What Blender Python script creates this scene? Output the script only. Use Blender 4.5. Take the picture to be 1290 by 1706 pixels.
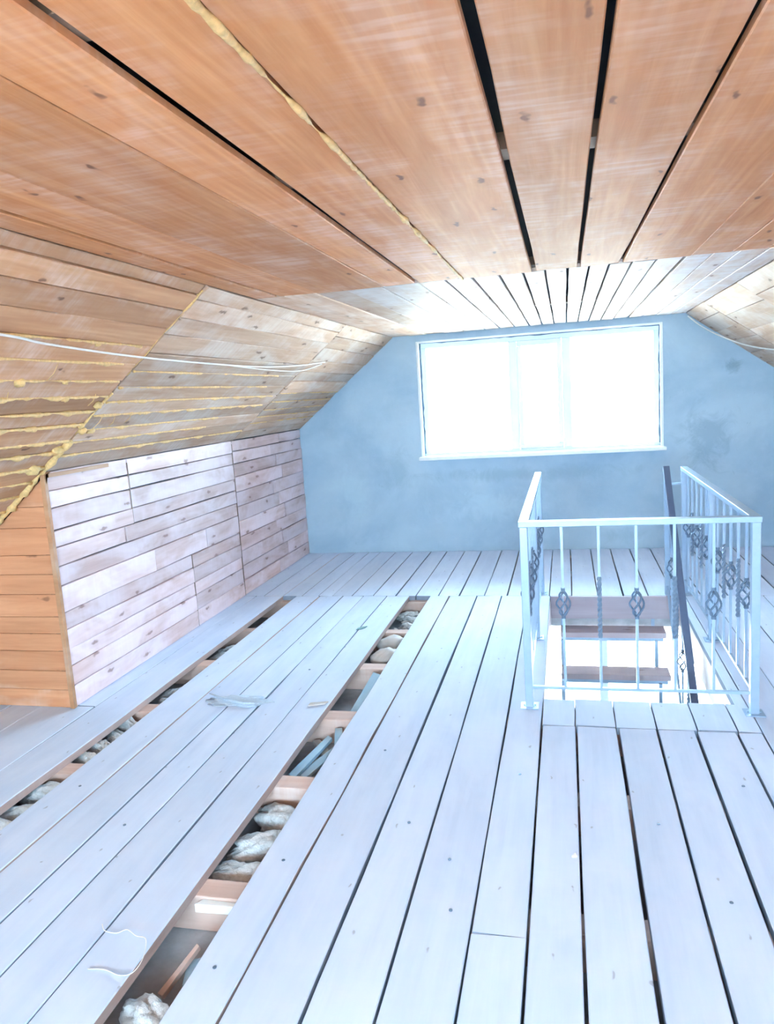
import bpy, bmesh, math, random
from mathutils import Vector, Matrix, noise
random.seed(7)
scene = bpy.context.scene
for o in list(bpy.data.objects): bpy.data.objects.remove(o)
C = scene.collection

# ------------------------------------------------------------------ camera
F_PX, CAM_H = 1258.143, 1.55088
RIGHT = Vector((0.9720011, 0.2261540, -0.0637825))
DOWN = Vector((-0.0271189, -0.1616605, -0.9864737))
FWD = Vector((-0.2334061, 0.9605833, -0.1510012))
cam = bpy.data.cameras.new('camera'); cam_ob = bpy.data.objects.new('camera', cam); C.objects.link(cam_ob)
cam.sensor_fit = 'HORIZONTAL'; cam.sensor_width = 36.0; cam.lens = 36.0 * F_PX / 1290.0
cam.clip_start = 0.02; cam.clip_end = 400
m3 = Matrix((RIGHT, -DOWN, -FWD)).transposed()
cam_ob.matrix_world = Matrix.Translation((0, 0, CAM_H)) @ m3.to_4x4()
scene.camera = cam_ob

# ------------------------------------------------------------------ light
SKY_STRENGTH, SUN_STRENGTH, EXPOSURE = 3.8, 40.0, 4.38
world = bpy.data.worlds.new('sky'); scene.world = world; world.use_nodes = True
wn = world.node_tree.nodes; wn.clear()
bg = wn.new('ShaderNodeBackground'); wo = wn.new('ShaderNodeOutputWorld')
bg.inputs['Color'].default_value = (0.62, 0.82, 1.0, 1); bg.inputs['Strength'].default_value = SKY_STRENGTH
world.node_tree.links.new(bg.outputs[0], wo.inputs[0])
sun = bpy.data.lights.new('sun', 'SUN'); sun.energy = SUN_STRENGTH; sun.angle = math.radians(0.6); sun.color = (1.0, 0.93, 0.84)
sun_ob = bpy.data.objects.new('sun', sun); C.objects.link(sun_ob)
SUN_DIR = Vector((0.10, 0.66, -0.74)).normalized()          # travels from behind the camera towards the far gable
sun_ob.rotation_euler = SUN_DIR.to_track_quat('-Z', 'Y').to_euler(); sun_ob.location = (0, -8, 9)
def portal(loc, look, sx, sy):
    l = bpy.data.lights.new('window_portal', 'AREA'); l.shape = 'RECTANGLE'; l.size = sx; l.size_y = sy
    l.cycles.is_portal = True
    o = bpy.data.objects.new('window_portal', l); C.objects.link(o); o.location = loc
    o.rotation_euler = Vector(look).to_track_quat('-Z', 'Z').to_euler()
portal((-0.26, 7.50, 1.49), (0, -1, 0), 2.24, 1.16)
portal((0.3, 7.50, -1.10), (0, -1, 0), 2.6, 1.3)
portal((-0.26, -2.42, 1.45), (0, 1, 0), 2.4, 1.2)
vs = scene.view_settings
scene.display_settings.display_device = 'sRGB'
vs.view_transform = 'Standard'; vs.look = 'None'; vs.exposure = EXPOSURE; vs.gamma = 1.0; vs.use_curve_mapping = False
scene.cycles.use_denoising = True; scene.cycles.use_adaptive_sampling = True; scene.cycles.adaptive_threshold = 0.06
scene.cycles.max_bounces = 9; scene.cycles.diffuse_bounces = 4; scene.cycles.glossy_bounces = 3; scene.cycles.transparent_max_bounces = 10
scene.cycles.sample_clamp_indirect = 12.0

# ------------------------------------------------------------------ room numbers (metres)
D = 7.268                     # far gable
XL, XR = -2.613, 2.196        # knee walls
ZK, ZC = 1.279, 2.107         # knee wall height, ceiling height
XCL, XCR = -1.595, 1.049      # where the slopes meet the flat ceiling
YN = 3.366                    # the left knee wall turns outwards here
YB = -2.2                     # gable behind the camera
WX0, WX1, WZ0, WZ1 = -1.366, 0.849, 0.915, 2.04
HX0, HX1, HY0, HY1 = -0.147, 0.745, 3.67, 5.60   # stair opening
BT = 0.035                    # floor board thickness
SL = Vector((XL - XCL, 0, ZK - ZC)); SLEN = SL.length; SL.normalize()       # down the left slope
SR = Vector((XR - XCR, 0, ZK - ZC)); SRLEN = SR.length; SR.normalize()
XLL = XCL + SL.x * (ZC / -SL.z)   # left slope reaches the floor

# ------------------------------------------------------------------ materials
MATS = {}
def newmat(name):
    m = bpy.data.materials.new(name); m.use_nodes = True; nt = m.node_tree; nt.nodes.clear()
    out = nt.nodes.new('ShaderNodeOutputMaterial'); b = nt.nodes.new('ShaderNodeBsdfPrincipled')
    nt.links.new(b.outputs[0], out.inputs[0]); MATS[name] = m
    return m, nt, b
def N(nt, t, **kw):
    n = nt.nodes.new(t)
    for k, v in kw.items():
        if k in n.inputs: n.inputs[k].default_value = v
        else: setattr(n, k, v)
    return n
def col(c): return (c[0], c[1], c[2], 1)
def s2l(r, g, b):
    f = lambda u: (u / 255 / 12.92) if u <= 10 else ((u / 255 + 0.055) / 1.055) ** 2.4
    return (f(r), f(g), f(b))
def mixc(nt, fac, a, b, blend='MIX'):
    n = nt.nodes.new('ShaderNodeMix'); n.data_type = 'RGBA'; n.blend_type = blend
    L = nt.links
    for idx, v in ((0, fac), (6, a), (7, b)):
        if hasattr(v, 'is_output'): L.new(v, n.inputs[idx])
        else: n.inputs[idx].default_value = v if idx == 0 else col(v)
    return n.outputs[2]
def ramp(nt, src, p0, p1, c0=(0, 0, 0), c1=(1, 1, 1)):
    r = nt.nodes.new('ShaderNodeValToRGB'); e = r.color_ramp.elements
    e[0].position, e[1].position = p0, p1; e[0].color, e[1].color = col(c0), col(c1)
    nt.links.new(src, r.inputs[0]); return r.outputs[0]
def coords(nt, scale, rnd=True):
    L = nt.links; tc = N(nt, 'ShaderNodeTexCoord'); mp = N(nt, 'ShaderNodeMapping'); mp.inputs['Scale'].default_value = scale
    if rnd:
        oi = N(nt, 'ShaderNodeObjectInfo'); vm = N(nt, 'ShaderNodeVectorMath', operation='MULTIPLY_ADD')
        cm = N(nt, 'ShaderNodeCombineXYZ'); L.new(oi.outputs['Random'], cm.inputs[0]); L.new(oi.outputs['Random'], cm.inputs[1]); L.new(oi.outputs['Random'], cm.inputs[2])
        L.new(cm.outputs[0], vm.inputs[0]); vm.inputs[1].default_value = (37, 53, 71); L.new(tc.outputs['Object'], vm.inputs[2])
        L.new(vm.outputs[0], mp.inputs[0])
    else: L.new(tc.outputs['Object'], mp.inputs[0])
    return mp.outputs[0]
def wood(name, light, dark, knot, pale, pale_lo=0.55, pale_hi=0.75, pale_mix=0.6, rough=0.55, spec=0.35, knot_on=True, var=0.16, grain=0.6, bump=0.25, saw=0.35, knot_scale=(1.7, 5.5, 1), knot_r=0.07):
    m, nt, b = newmat(name); L = nt.links
    g = N(nt, 'ShaderNodeTexNoise', Scale=1.0, Detail=4.0, Roughness=0.66, Distortion=0.5); L.new(coords(nt, (1.1, 17, 17)), g.inputs['Vector'])
    base = mixc(nt, ramp(nt, g.outputs[0], 0.33, 0.68), light, dark)
    p = N(nt, 'ShaderNodeTexNoise', Scale=1.0, Detail=3.5, Roughness=0.65, Distortion=0.4); L.new(coords(nt, (1.9, 4.5, 4.5)), p.inputs['Vector'])
    sp_ = N(nt, 'ShaderNodeSeparateColor'); L.new(p.outputs['Color'], sp_.inputs[0])
    # cathedral figure, stronger in some stretches of a board
    w = N(nt, 'ShaderNodeTexWave', Scale=1.0, Distortion=9.0, Detail=1.5); w.bands_direction = 'Y'; w.inputs['Detail Scale'].default_value = 0.8
    L.new(coords(nt, (0.8, 11.0, 4)), w.inputs['Vector'])
    fm = N(nt, 'ShaderNodeMath', operation='MULTIPLY'); L.new(w.outputs[1], fm.inputs[0]); L.new(ramp(nt, sp_.outputs[1], 0.38, 0.62), fm.inputs[1])
    base = mixc(nt, _mul(nt, fm.outputs[0], 0.55 * grain), base, dark)
    base = mixc(nt, _mul(nt, ramp(nt, sp_.outputs[2], 0.45, 0.72), 0.45 * grain), base, dark)
    # broad pale wear, and saw marks across the board where it is worn
    sw = N(nt, 'ShaderNodeTexNoise', Scale=1.0, Detail=2.0, Roughness=0.6); L.new(coords(nt, (38, 4.0, 4)), sw.inputs['Vector'])
    pf = ramp(nt, sp_.outputs[0], pale_lo, pale_hi)
    sm = N(nt, 'ShaderNodeMath', operation='MULTIPLY'); L.new(ramp(nt, sw.outputs[0], 0.44, 0.62), sm.inputs[0]); L.new(ramp(nt, sp_.outputs[0], pale_lo - .06, pale_hi - .08), sm.inputs[1])
    sf = _mix(nt, pf, sm.outputs[0], saw)
    base = mixc(nt, _mul(nt, sf, pale_mix), base, pale)
    if knot_on:
        vo = N(nt, 'ShaderNodeTexVoronoi', Scale=1.0); vo.voronoi_dimensions = '2D'
        wob = N(nt, 'ShaderNodeTexNoise', Scale=26.0, Detail=1.0); L.new(coords(nt, (1, 1, 1)), wob.inputs['Vector'])
        va = N(nt, 'ShaderNodeVectorMath', operation='MULTIPLY_ADD'); L.new(wob.outputs['Color'], va.inputs[0]); va.inputs[1].default_value = (.16, .16, 0); L.new(coords(nt, knot_scale), va.inputs[2]); L.new(va.outputs[0], vo.inputs['Vector'])
        kf = ramp(nt, vo.outputs['Distance'], knot_r * 0.45, knot_r, (1, 1, 1), (0, 0, 0))
        sep = N(nt, 'ShaderNodeSeparateColor'); L.new(vo.outputs['Color'], sep.inputs[0])
        keep = N(nt, 'ShaderNodeMath', operation='GREATER_THAN'); L.new(sep.outputs[0], keep.inputs[0]); keep.inputs[1].default_value = 0.38
        kk = N(nt, 'ShaderNodeMath', operation='MULTIPLY'); L.new(kf, kk.inputs[0]); L.new(keep.outputs[0], kk.inputs[1])
        hal = N(nt, 'ShaderNodeMath', operation='MULTIPLY'); L.new(ramp(nt, vo.outputs['Distance'], knot_r * 0.6, knot_r * 2.6, (1, 1, 1), (0, 0, 0)), hal.inputs[0]); L.new(keep.outputs[0], hal.inputs[1])
        base = mixc(nt, _mul(nt, hal.outputs[0], 0.5 * min(1, grain * 1.2)), base, dark)
        base = mixc(nt, _mul(nt, kk.outputs[0], 0.8), base, knot)
    oi = N(nt, 'ShaderNodeObjectInfo'); mr = N(nt, 'ShaderNodeMapRange'); L.new(oi.outputs['Random'], mr.inputs[0]); mr.inputs[3].default_value = 1 - var; mr.inputs[4].default_value = 1 + var * 0.5
    hs = N(nt, 'ShaderNodeHueSaturation'); L.new(base, hs.inputs['Color']); L.new(mr.outputs[0], hs.inputs['Value'])
    L.new(hs.outputs[0], b.inputs['Base Color'])
    b.inputs['Roughness'].default_value = rough; b.inputs['Specular IOR Level'].default_value = spec
    bp = N(nt, 'ShaderNodeBump', Strength=bump, Distance=0.004); L.new(g.outputs[0], bp.inputs['Height']); L.new(bp.outputs[0], b.inputs['Normal'])
    return m
def _mul(nt, s, k):
    n = N(nt, 'ShaderNodeMath', operation='MULTIPLY'); nt.links.new(s, n.inputs[0]); n.inputs[1].default_value = k; return n.outputs[0]
def _mix(nt, a, b, f):
    n = nt.nodes.new('ShaderNodeMix'); n.data_type = 'FLOAT'; n.inputs[0].default_value = f
    nt.links.new(a, n.inputs[2]); nt.links.new(b, n.inputs[3]); return n.outputs[0]
def plain(name, c, rough=0.6, metal=0.0, var=0.12, nscale=20, spec=0.4, bump=0.0):
    m, nt, b = newmat(name); L = nt.links
    n = N(nt, 'ShaderNodeTexNoise', Scale=1.0, Detail=5.0, Roughness=0.6); L.new(coords(nt, (nscale,) * 3), n.inputs['Vector'])
    c2 = tuple(x * (1 - 2 * var) for x in c)
    L.new(mixc(nt, ramp(nt, n.outputs[0], 0.3, 0.75), c, c2), b.inputs['Base Color'])
    b.inputs['Roughness'].default_value = rough; b.inputs['Metallic'].default_value = metal; b.inputs['Specular IOR Level'].default_value = spec
    if bump:
        bp = N(nt, 'ShaderNodeBump', Strength=bump, Distance=0.01); L.new(n.outputs[0], bp.inputs['Height']); L.new(bp.outputs[0], b.inputs['Normal'])
    return m
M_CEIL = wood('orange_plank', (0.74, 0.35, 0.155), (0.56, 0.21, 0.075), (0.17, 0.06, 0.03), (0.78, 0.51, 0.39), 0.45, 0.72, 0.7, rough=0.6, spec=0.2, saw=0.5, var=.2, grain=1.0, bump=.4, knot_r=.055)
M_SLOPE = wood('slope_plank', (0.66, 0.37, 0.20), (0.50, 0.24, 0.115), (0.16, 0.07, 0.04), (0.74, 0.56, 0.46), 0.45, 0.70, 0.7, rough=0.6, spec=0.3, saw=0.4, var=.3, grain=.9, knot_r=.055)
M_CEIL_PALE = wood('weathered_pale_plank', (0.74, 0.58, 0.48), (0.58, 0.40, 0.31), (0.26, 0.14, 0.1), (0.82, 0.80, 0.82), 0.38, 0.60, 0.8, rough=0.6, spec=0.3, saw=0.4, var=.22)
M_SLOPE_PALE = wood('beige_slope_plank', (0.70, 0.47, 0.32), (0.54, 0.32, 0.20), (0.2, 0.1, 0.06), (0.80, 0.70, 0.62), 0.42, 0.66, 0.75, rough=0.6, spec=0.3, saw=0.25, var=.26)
M_RETURN = wood('return_plank', (0.74, 0.36, 0.19), (0.58, 0.25, 0.12), (0.25, 0.10, 0.05), (0.8, 0.62, 0.5), 0.55, 0.75, 0.45, saw=0.15)
M_KNEE = wood('limewashed_plank', (0.82, 0.62, 0.60), (0.62, 0.41, 0.37), (0.34, 0.18, 0.15), (0.92, 0.76, 0.80), 0.40, 0.60, 0.85, saw=0.1, grain=0.5, var=0.2, knot_scale=(2.4, 7, 1), knot_r=0.09)
M_FLOOR = wood('dusty_floor_plank', (0.66, 0.76, 0.94), (0.59, 0.69, 0.87), (0.38, 0.43, 0.53), (0.71, 0.80, 0.96), 0.42, 0.65, 0.7, rough=0.8, spec=0.12, var=0.06, grain=0.25, saw=0.1, bump=0.12, knot_scale=(3.0, 7, 1), knot_r=0.035)
M_JOIST = wood('raw_joist', (0.70, 0.52, 0.45), (0.60, 0.40, 0.33), (0.3, 0.16, 0.1), (0.75, 0.68, 0.66), 0.5, 0.7, 0.5, knot_on=False)
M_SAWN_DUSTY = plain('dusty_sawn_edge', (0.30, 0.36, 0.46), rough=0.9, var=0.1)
M_SAWN = wood('sawn_edge', (0.60, 0.46, 0.42), (0.48, 0.34, 0.30), (0.3, 0.16, 0.1), (0.66, 0.58, 0.58), 0.5, 0.7, 0.5, knot_on=False)
M_EDGE = wood('raw_trim', (0.62, 0.34, 0.18), (0.48, 0.23, 0.11), (0.2, 0.1, 0.05), (0.7, 0.55, 0.45), 0.5, 0.7, 0.4, knot_on=False)
M_TREAD = wood('brown_tread', (0.62, 0.52, 0.56), (0.52, 0.41, 0.45), (0.28, 0.18, 0.17), (0.70, 0.62, 0.66), 0.5, 0.7, 0.4, rough=0.45)
M_FASCIA = wood('mauve_fascia', (0.50, 0.44, 0.50), (0.42, 0.34, 0.39), (0.3, 0.22, 0.22), (0.57, 0.52, 0.57), 0.5, 0.7, 0.4, knot_on=False)
M_LINING = wood('pale_lining', (0.78, 0.70, 0.70), (0.70, 0.60, 0.60), (0.5, 0.35, 0.3), (0.85, 0.82, 0.85), 0.45, 0.65, 0.6, knot_on=False)
M_DARK = plain('roof_membrane', (0.035, 0.04, 0.055), rough=0.7)
M_RAFTER = wood('rough_rafter', (0.30, 0.19, 0.13), (0.2, 0.12, 0.08), (0.1, 0.05, 0.03), (0.4, 0.35, 0.32), 0.5, 0.7, 0.4, knot_on=False)
M_FOAM = plain('yellow_foam', (0.92, 0.60, 0.25), rough=0.6, var=0.16, nscale=60, bump=0.5)
M_STEEL = plain('silver_painted_steel', (0.40, 0.53, 0.68), rough=0.35, metal=0.3, var=0.05, nscale=30)
M_ORN = plain('forged_steel', (0.20, 0.28, 0.39), rough=0.42, metal=0.4, var=0.1, nscale=60)
M_TWIST = plain('twisted_steel', (0.27, 0.37, 0.50), rough=0.3, metal=0.5, var=0.05)
M_HAND = plain('slate_painted_steel', (0.14, 0.19, 0.30), rough=0.45, metal=0.2, var=0.06)
M_PVC = plain('white_pvc', (0.80, 0.86, 0.88), rough=0.35, var=0.02)
M_SILL = plain('white_sill', (0.88, 0.90, 0.90), rough=0.3, var=0.02)
M_WHITE = plain('white_plaster', (0.86, 0.88, 0.90), rough=0.8, var=0.03, nscale=4)
M_WOOL = plain('mineral_wool', (0.74, 0.76, 0.78), rough=0.95, var=0.16, nscale=55, bump=0.9)
M_SHEET = plain('grey_dust_sheet', (0.58, 0.60, 0.64), rough=0.85, var=0.2, nscale=9, bump=0.3)
M_OFFCUT = wood('painted_offcut', (0.46, 0.66, 0.80), (0.36, 0.54, 0.68), (0.3, 0.35, 0.4), (0.62, 0.78, 0.88), 0.5, 0.7, 0.4, knot_on=False)
M_SCRAP = wood('raw_offcut', (0.62, 0.58, 0.55), (0.5, 0.45, 0.42), (0.3, 0.2, 0.2), (0.75, 0.72, 0.72), 0.5, 0.7, 0.4, knot_on=False)
M_CABLE = plain('white_cable', (0.86, 0.84, 0.80), rough=0.45, var=0.04)
M_DUST = plain('sawdust', (0.58, 0.68, 0.80), rough=0.95, var=0.10, nscale=90)
M_LEAF = plain('dry_leaf', (0.20, 0.36, 0.36), rough=0.8)
M_GROUND = plain('gravel', (0.17, 0.17, 0.16), rough=0.9, var=0.08, nscale=0.8)
M_WIRE = plain('dark_wire', (0.12, 0.13, 0.15), rough=0.6)
def plaster():
    m, nt, b = newmat('grey_blue_plaster'); L = nt.links
    a = N(nt, 'ShaderNodeTexNoise', Scale=1.0, Detail=6.0, Roughness=0.6, Distortion=0.6); L.new(coords(nt, (1.1, 1.1, 1.3), False), a.inputs['Vector'])
    f = N(nt, 'ShaderNodeTexNoise', Scale=1.0, Detail=8.0, Roughness=0.7); L.new(coords(nt, (9, 9, 9), False), f.inputs['Vector'])
    base = mixc(nt, ramp(nt, a.outputs[0], 0.36, 0.64), (0.35, 0.49, 0.62), (0.46, 0.60, 0.71))
    base = mixc(nt, _mul(nt, ramp(nt, f.outputs[0], 0.5, 0.75), 0.3), base, (0.52, 0.66, 0.77))
    k = N(nt, 'ShaderNodeTexNoise', Scale=1.0, Detail=4.0, Roughness=0.75, Distortion=2.0); L.new(coords(nt, (5, 5, 3.2), False), k.inputs['Vector'])
    base = mixc(nt, _mul(nt, ramp(nt, k.outputs[0], 0.66, 0.74), 0.5), base, (0.27, 0.40, 0.51))
    tc = N(nt, 'ShaderNodeTexCoord'); wb = N(nt, 'ShaderNodeTexNoise', Scale=5.0, Detail=7.0, Roughness=0.75, Distortion=1.0); L.new(tc.outputs['Object'], wb.inputs['Vector'])
    for (px, pz, sx, sz, amt, cc) in ((1.22, 1.0, .34, .42, .6, (0.26, 0.38, 0.49)), (1.45, 1.62, .12, .10, .8, (0.24, 0.35, 0.45)), (-.3, .74, 1.5, .10, .55, (0.30, 0.43, 0.54)), (-1.62, .82, .22, .3, .45, (0.30, 0.44, 0.55)), (.55, .12, .35, .12, .35, (0.28, 0.40, 0.5)), (-2.1, .65, .35, .4, .35, (0.50, 0.68, 0.76)), (-.7, .42, .8, .22, .4, (0.54, 0.70, 0.80))):
        mp = N(nt, 'ShaderNodeMapping'); mp.inputs['Location'].default_value = (-px / sx, 0, -pz / sz); mp.inputs['Scale'].default_value = (1 / sx, 0, 1 / sz); L.new(tc.outputs['Object'], mp.inputs[0])
        ln = N(nt, 'ShaderNodeVectorMath', operation='LENGTH'); L.new(mp.outputs[0], ln.inputs[0])
        ad = N(nt, 'ShaderNodeMath', operation='MULTIPLY_ADD'); L.new(wb.outputs[0], ad.inputs[0]); ad.inputs[1].default_value = 2.6; L.new(ln.outputs['Value'], ad.inputs[2])
        base = mixc(nt, _mul(nt, ramp(nt, _mul(nt, ad.outputs[0], .5), .72, 1.05, (1, 1, 1), (0, 0, 0)), amt), base, cc)
    L.new(base, b.inputs['Base Color']); b.inputs['Roughness'].default_value = 0.75; b.inputs['Specular IOR Level'].default_value = 0.25
    bp = N(nt, 'ShaderNodeBump', Strength=0.25, Distance=0.01); L.new(f.outputs[0], bp.inputs['Height']); L.new(bp.outputs[0], b.inputs['Normal'])
    return m
M_PLASTER = plaster()
def glass(name='window_glass', tint=(0.94, 0.97, 0.97)):
    m = bpy.data.materials.new(name); m.use_nodes = True; nt = m.node_tree; nt.nodes.clear(); L = nt.links
    o = N(nt, 'ShaderNodeOutputMaterial'); mx = N(nt, 'ShaderNodeMixShader'); t = N(nt, 'ShaderNodeBsdfTransparent'); g = N(nt, 'ShaderNodeBsdfGlossy')
    t.inputs[0].default_value = (*tint, 1); g.inputs['Roughness'].default_value = 0.02
    fr = N(nt, 'ShaderNodeFresnel', IOR=1.45)
    L.new(fr.outputs[0], mx.inputs[0]); L.new(t.outputs[0], mx.inputs[1]); L.new(g.outputs[0], mx.inputs[2]); L.new(mx.outputs[0], o.inputs[0])
    return m
M_GLASS = glass(); M_GLASS_DIM = glass('dimming_window_glass', (0.78, 0.84, 0.86))  # second glass: darker tint added to cut the daylight through the far window

# ------------------------------------------------------------------ helpers
def link(name, me, mat, parent=None, mw=None):
    o = bpy.data.objects.new(name, me); C.objects.link(o)
    if mat and not me.materials: me.materials.append(mat)
    if parent: o.parent = parent
    if mw is not None: o.matrix_local = mw
    return o
def mesh(name, verts, faces, smooth=False):
    me = bpy.data.meshes.new(name); me.from_pydata([tuple(v) for v in verts], [], faces); me.update()
    if smooth:
        for p in me.polygons: p.use_smooth = True
    return me
def empty(name, loc=(0, 0, 0)):
    o = bpy.data.objects.new(name, None); C.objects.link(o); o.location = loc; o.empty_display_size = 0.1; return o
def tag(o, label, cat=None, group=None, kind=None):
    o['label'] = label
    if cat: o['category'] = cat
    if group: o['group'] = group
    if kind: o['kind'] = kind
    return o
def struct(name, label, cat): return tag(empty(name), label, cat, kind='structure')
BOXF = [(0, 3, 2, 1), (4, 5, 6, 7), (0, 1, 5, 4), (1, 2, 6, 5), (2, 3, 7, 6), (3, 0, 4, 7)]
def boxvf(x0, x1, y0, y1, z0, z1):
    return [(x0, y0, z0), (x1, y0, z0), (x1, y1, z0), (x0, y1, z0), (x0, y0, z1), (x1, y0, z1), (x1, y1, z1), (x0, y1, z1)], BOXF
class MB:
    def __init__(s): s.v = []; s.f = []
    def add(s, vf, mw=None):
        k = len(s.v); v, f = vf
        s.v += [tuple(mw @ Vector(p)) if mw is not None else tuple(p) for p in v]; s.f += [tuple(i + k for i in q) for q in f]; return s
    def box(s, *a, mw=None): return s.add(boxvf(*a), mw)
    def prism(s, poly, h, mw=None):        # poly in xy, extruded along +z by h
        n = len(poly); v = [(p[0], p[1], 0) for p in poly] + [(p[0], p[1], h) for p in poly]
        f = [tuple(range(n - 1, -1, -1)), tuple(range(n, 2 * n))] + [(i, (i + 1) % n, n + (i + 1) % n, n + i) for i in range(n)]
        return s.add((v, f), mw)
    def tube(s, pts, r, n=8, cap=True, rr=None):
        P = [Vector(p) for p in pts]; k = len(s.v); up = Vector((0.31, 0.17, 0.93))
        for i, p in enumerate(P):
            d = (P[min(i + 1, len(P) - 1)] - P[max(i - 1, 0)]).normalized()
            a = d.cross(up)
            if a.length < 1e-4: a = d.cross(Vector((1, 0, 0)))
            a.normalize(); b = d.cross(a); q = rr[i] if rr else r
            for j in range(n):
                t = 2 * math.pi * j / n; s.v.append(tuple(p + q * (math.cos(t) * a + math.sin(t) * b)))
        for i in range(len(P) - 1):
            for j in range(n):
                s.f.append((k + i * n + j, k + i * n + (j + 1) % n, k + (i + 1) * n + (j + 1) % n, k + (i + 1) * n + j))
        if cap: s.f.append(tuple(range(k + n - 1, k - 1, -1))); s.f.append(tuple(k + (len(P) - 1) * n + j for j in range(n)))
        return s
    def build(s, name, mat, parent=None, mw=None, smooth=False, bevel=0):
        me = mesh(name, s.v, s.f, smooth)
        bm = bmesh.new(); bm.from_mesh(me); bmesh.ops.recalc_face_normals(bm, faces=bm.faces); bm.to_mesh(me); bm.free()
        o = link(name, me, mat, parent, mw)
        if bevel:
            b = o.modifiers.new('bevel', 'BEVEL'); b.width = bevel; b.segments = 2; b.limit_method = 'ANGLE'
        return o
def basis(org, ux, uy, uz):
    m = Matrix((Vector(ux), Vector(uy), Vector(uz))).transposed().to_4x4(); return Matrix.Translation(org) @ m
def plank(name, parent, mat, mw, l0, l1, a0, a1, th, b0=None, b1=None, gap=0.004, jit=0.0015, seg=None, lift=0.0, edge_mat=None):
    """one board: local x = length, y = width, z = outward face (top at z = 0, body below). a0/a1 edges at l0, b0/b1 at l1"""
    b0 = a0 if b0 is None else b0; b1 = a1 if b1 is None else b1
    L = l1 - l0; seg = seg or max(2, min(10, int(L / 0.45)))
    cx, cy = (l0 + l1) / 2, (a0 + a1 + b0 + b1) / 4
    V = []; ch = min(0.003, th * 0.2)
    g0 = gap * random.uniform(.22, .42); g1 = gap * random.uniform(.22, .42)
    tw = random.uniform(-1, 1) * 0.0015
    for i in range(seg + 1):
        t = i / seg; x = l0 + L * t - cx
        e0 = a0 + (b0 - a0) * t + g0 + random.uniform(-jit, jit) - cy
        e1 = a1 + (b1 - a1) * t - g1 + random.uniform(-jit, jit) - cy
        z = random.uniform(-0.0006, 0.0006) + lift
        V += [(x, e0, -th), (x, e0, z - ch - tw), (x, e0 + ch, z - tw), (x, e1 - ch, z + tw), (x, e1, z - ch + tw), (x, e1, -th)]
    Fc = []
    for i in range(seg):
        k = i * 6
        for j in range(6): Fc.append((k + j, k + (j + 1) % 6, k + 6 + (j + 1) % 6, k + 6 + j))
    Fc.append((0, 5, 4, 3, 2, 1)[::-1]); k = seg * 6; Fc.append((k + 5, k + 4, k + 3, k + 2, k + 1, k)[::-1])
    me = mesh(name, V, Fc)
    bm = bmesh.new(); bm.from_mesh(me); bmesh.ops.recalc_face_normals(bm, faces=bm.faces); bm.to_mesh(me); bm.free()
    if edge_mat:
        me.materials.append(mat); me.materials.append(edge_mat)
        for i, p in enumerate(me.polygons):
            if i >= seg * 6 or i % 6 in (0, 4): p.material_index = 1
    return link(name, me, mat, parent, mw @ Matrix.Translation((cx, cy, 0)))

# ================================================================== SETTING
# ---- floor: boards run along Y; local frame x->Y, y->-X ... keep right handed: x=Y, y=-X, z=Z
floor = struct('floor', 'pale dusty blue-grey plank floor with open gaps', 'floor')
MF = basis((0, 0, 0), (0, 1, 0), (-1, 0, 0), (0, 0, 1))
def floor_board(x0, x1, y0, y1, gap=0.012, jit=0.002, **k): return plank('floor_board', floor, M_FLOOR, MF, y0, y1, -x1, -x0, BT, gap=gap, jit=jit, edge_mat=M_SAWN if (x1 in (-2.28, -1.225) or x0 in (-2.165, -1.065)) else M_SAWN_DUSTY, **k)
SEAM, SEAM2 = 5.605, 3.37
left_edges = [-4.15, -3.97, -3.78, -3.6, -3.41, -3.22, -3.02, -2.83]
for a, b in zip(left_edges, left_edges[1:]): floor_board(a, b, YB, YN + 0.02)
floor_board(-2.83, -2.515, YB, YN + 0.02, gap=0.006)
floor_board(-2.64, -2.515, YN + 0.03, SEAM, gap=0.006)
floor_board(-2.515, -2.28, YB, SEAM, gap=0.006, jit=0.006)
for a, b, g in [(-2.165, -1.965, .010), (-1.965, -1.768, .010), (-1.768, -1.6, .011), (-1.6, -1.41, .012), (-1.41, -1.225, .010),
                (-1.065, -.91, .014), (-.91, -.697, .014), (-.697, -.51, .013)]:
    floor_board(a, b, YB, SEAM, gap=g, jit=0.004 if a in (-1.768, -1.6, -1.065) else .0022, seg=16)
floor_board(-.51, -.31, YB, SEAM, gap=.013)
floor_board(-.31, -.147, YB, 1.962, gap=.016); floor_board(-.31, -.147, 1.966, SEAM, gap=.012)
for a, b in [(-.147, .01), (.01, .19), (.19, .36), (.36, .523), (.523, .695), (.695, .80)]: floor_board(a, b, YB, SEAM2 - 0.003, gap=.021)
for a, b in [(-.147, .005), (.005, .185), (.185, .362), (.362, .535), (.535, .70), (.70, .80)]: floor_board(a, b, SEAM2 + 0.004, HY0, gap=.009, lift=random.uniform(0.0, 0.004))
floor_board(HX1, .80, HY0, SEAM, gap=.004)
redges = [.80, .97, 1.14, 1.32, 1.49, 1.66, 1.84, 2.01, 2.19]
for a, b in zip(redges, redges[1:]): floor_board(a, b, YB, SEAM, gap=.011)
far_edges = [-2.64, -2.45, -2.28, -2.12, -1.98, -1.86, -1.70, -1.525, -1.34, -1.175, -1.0, -.835, -.64, -.47, -.31, -.155, .01, .195, .375, .55, .73, .91, 1.09, 1.27, 1.44, 1.61, 1.79, 1.96, 2.215]
for i, (a, b) in enumerate(zip(far_edges, far_edges[1:])): floor_board(a, b, SEAM + 0.005, D - 0.012, gap=.009 if i < 7 else .015)
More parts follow.
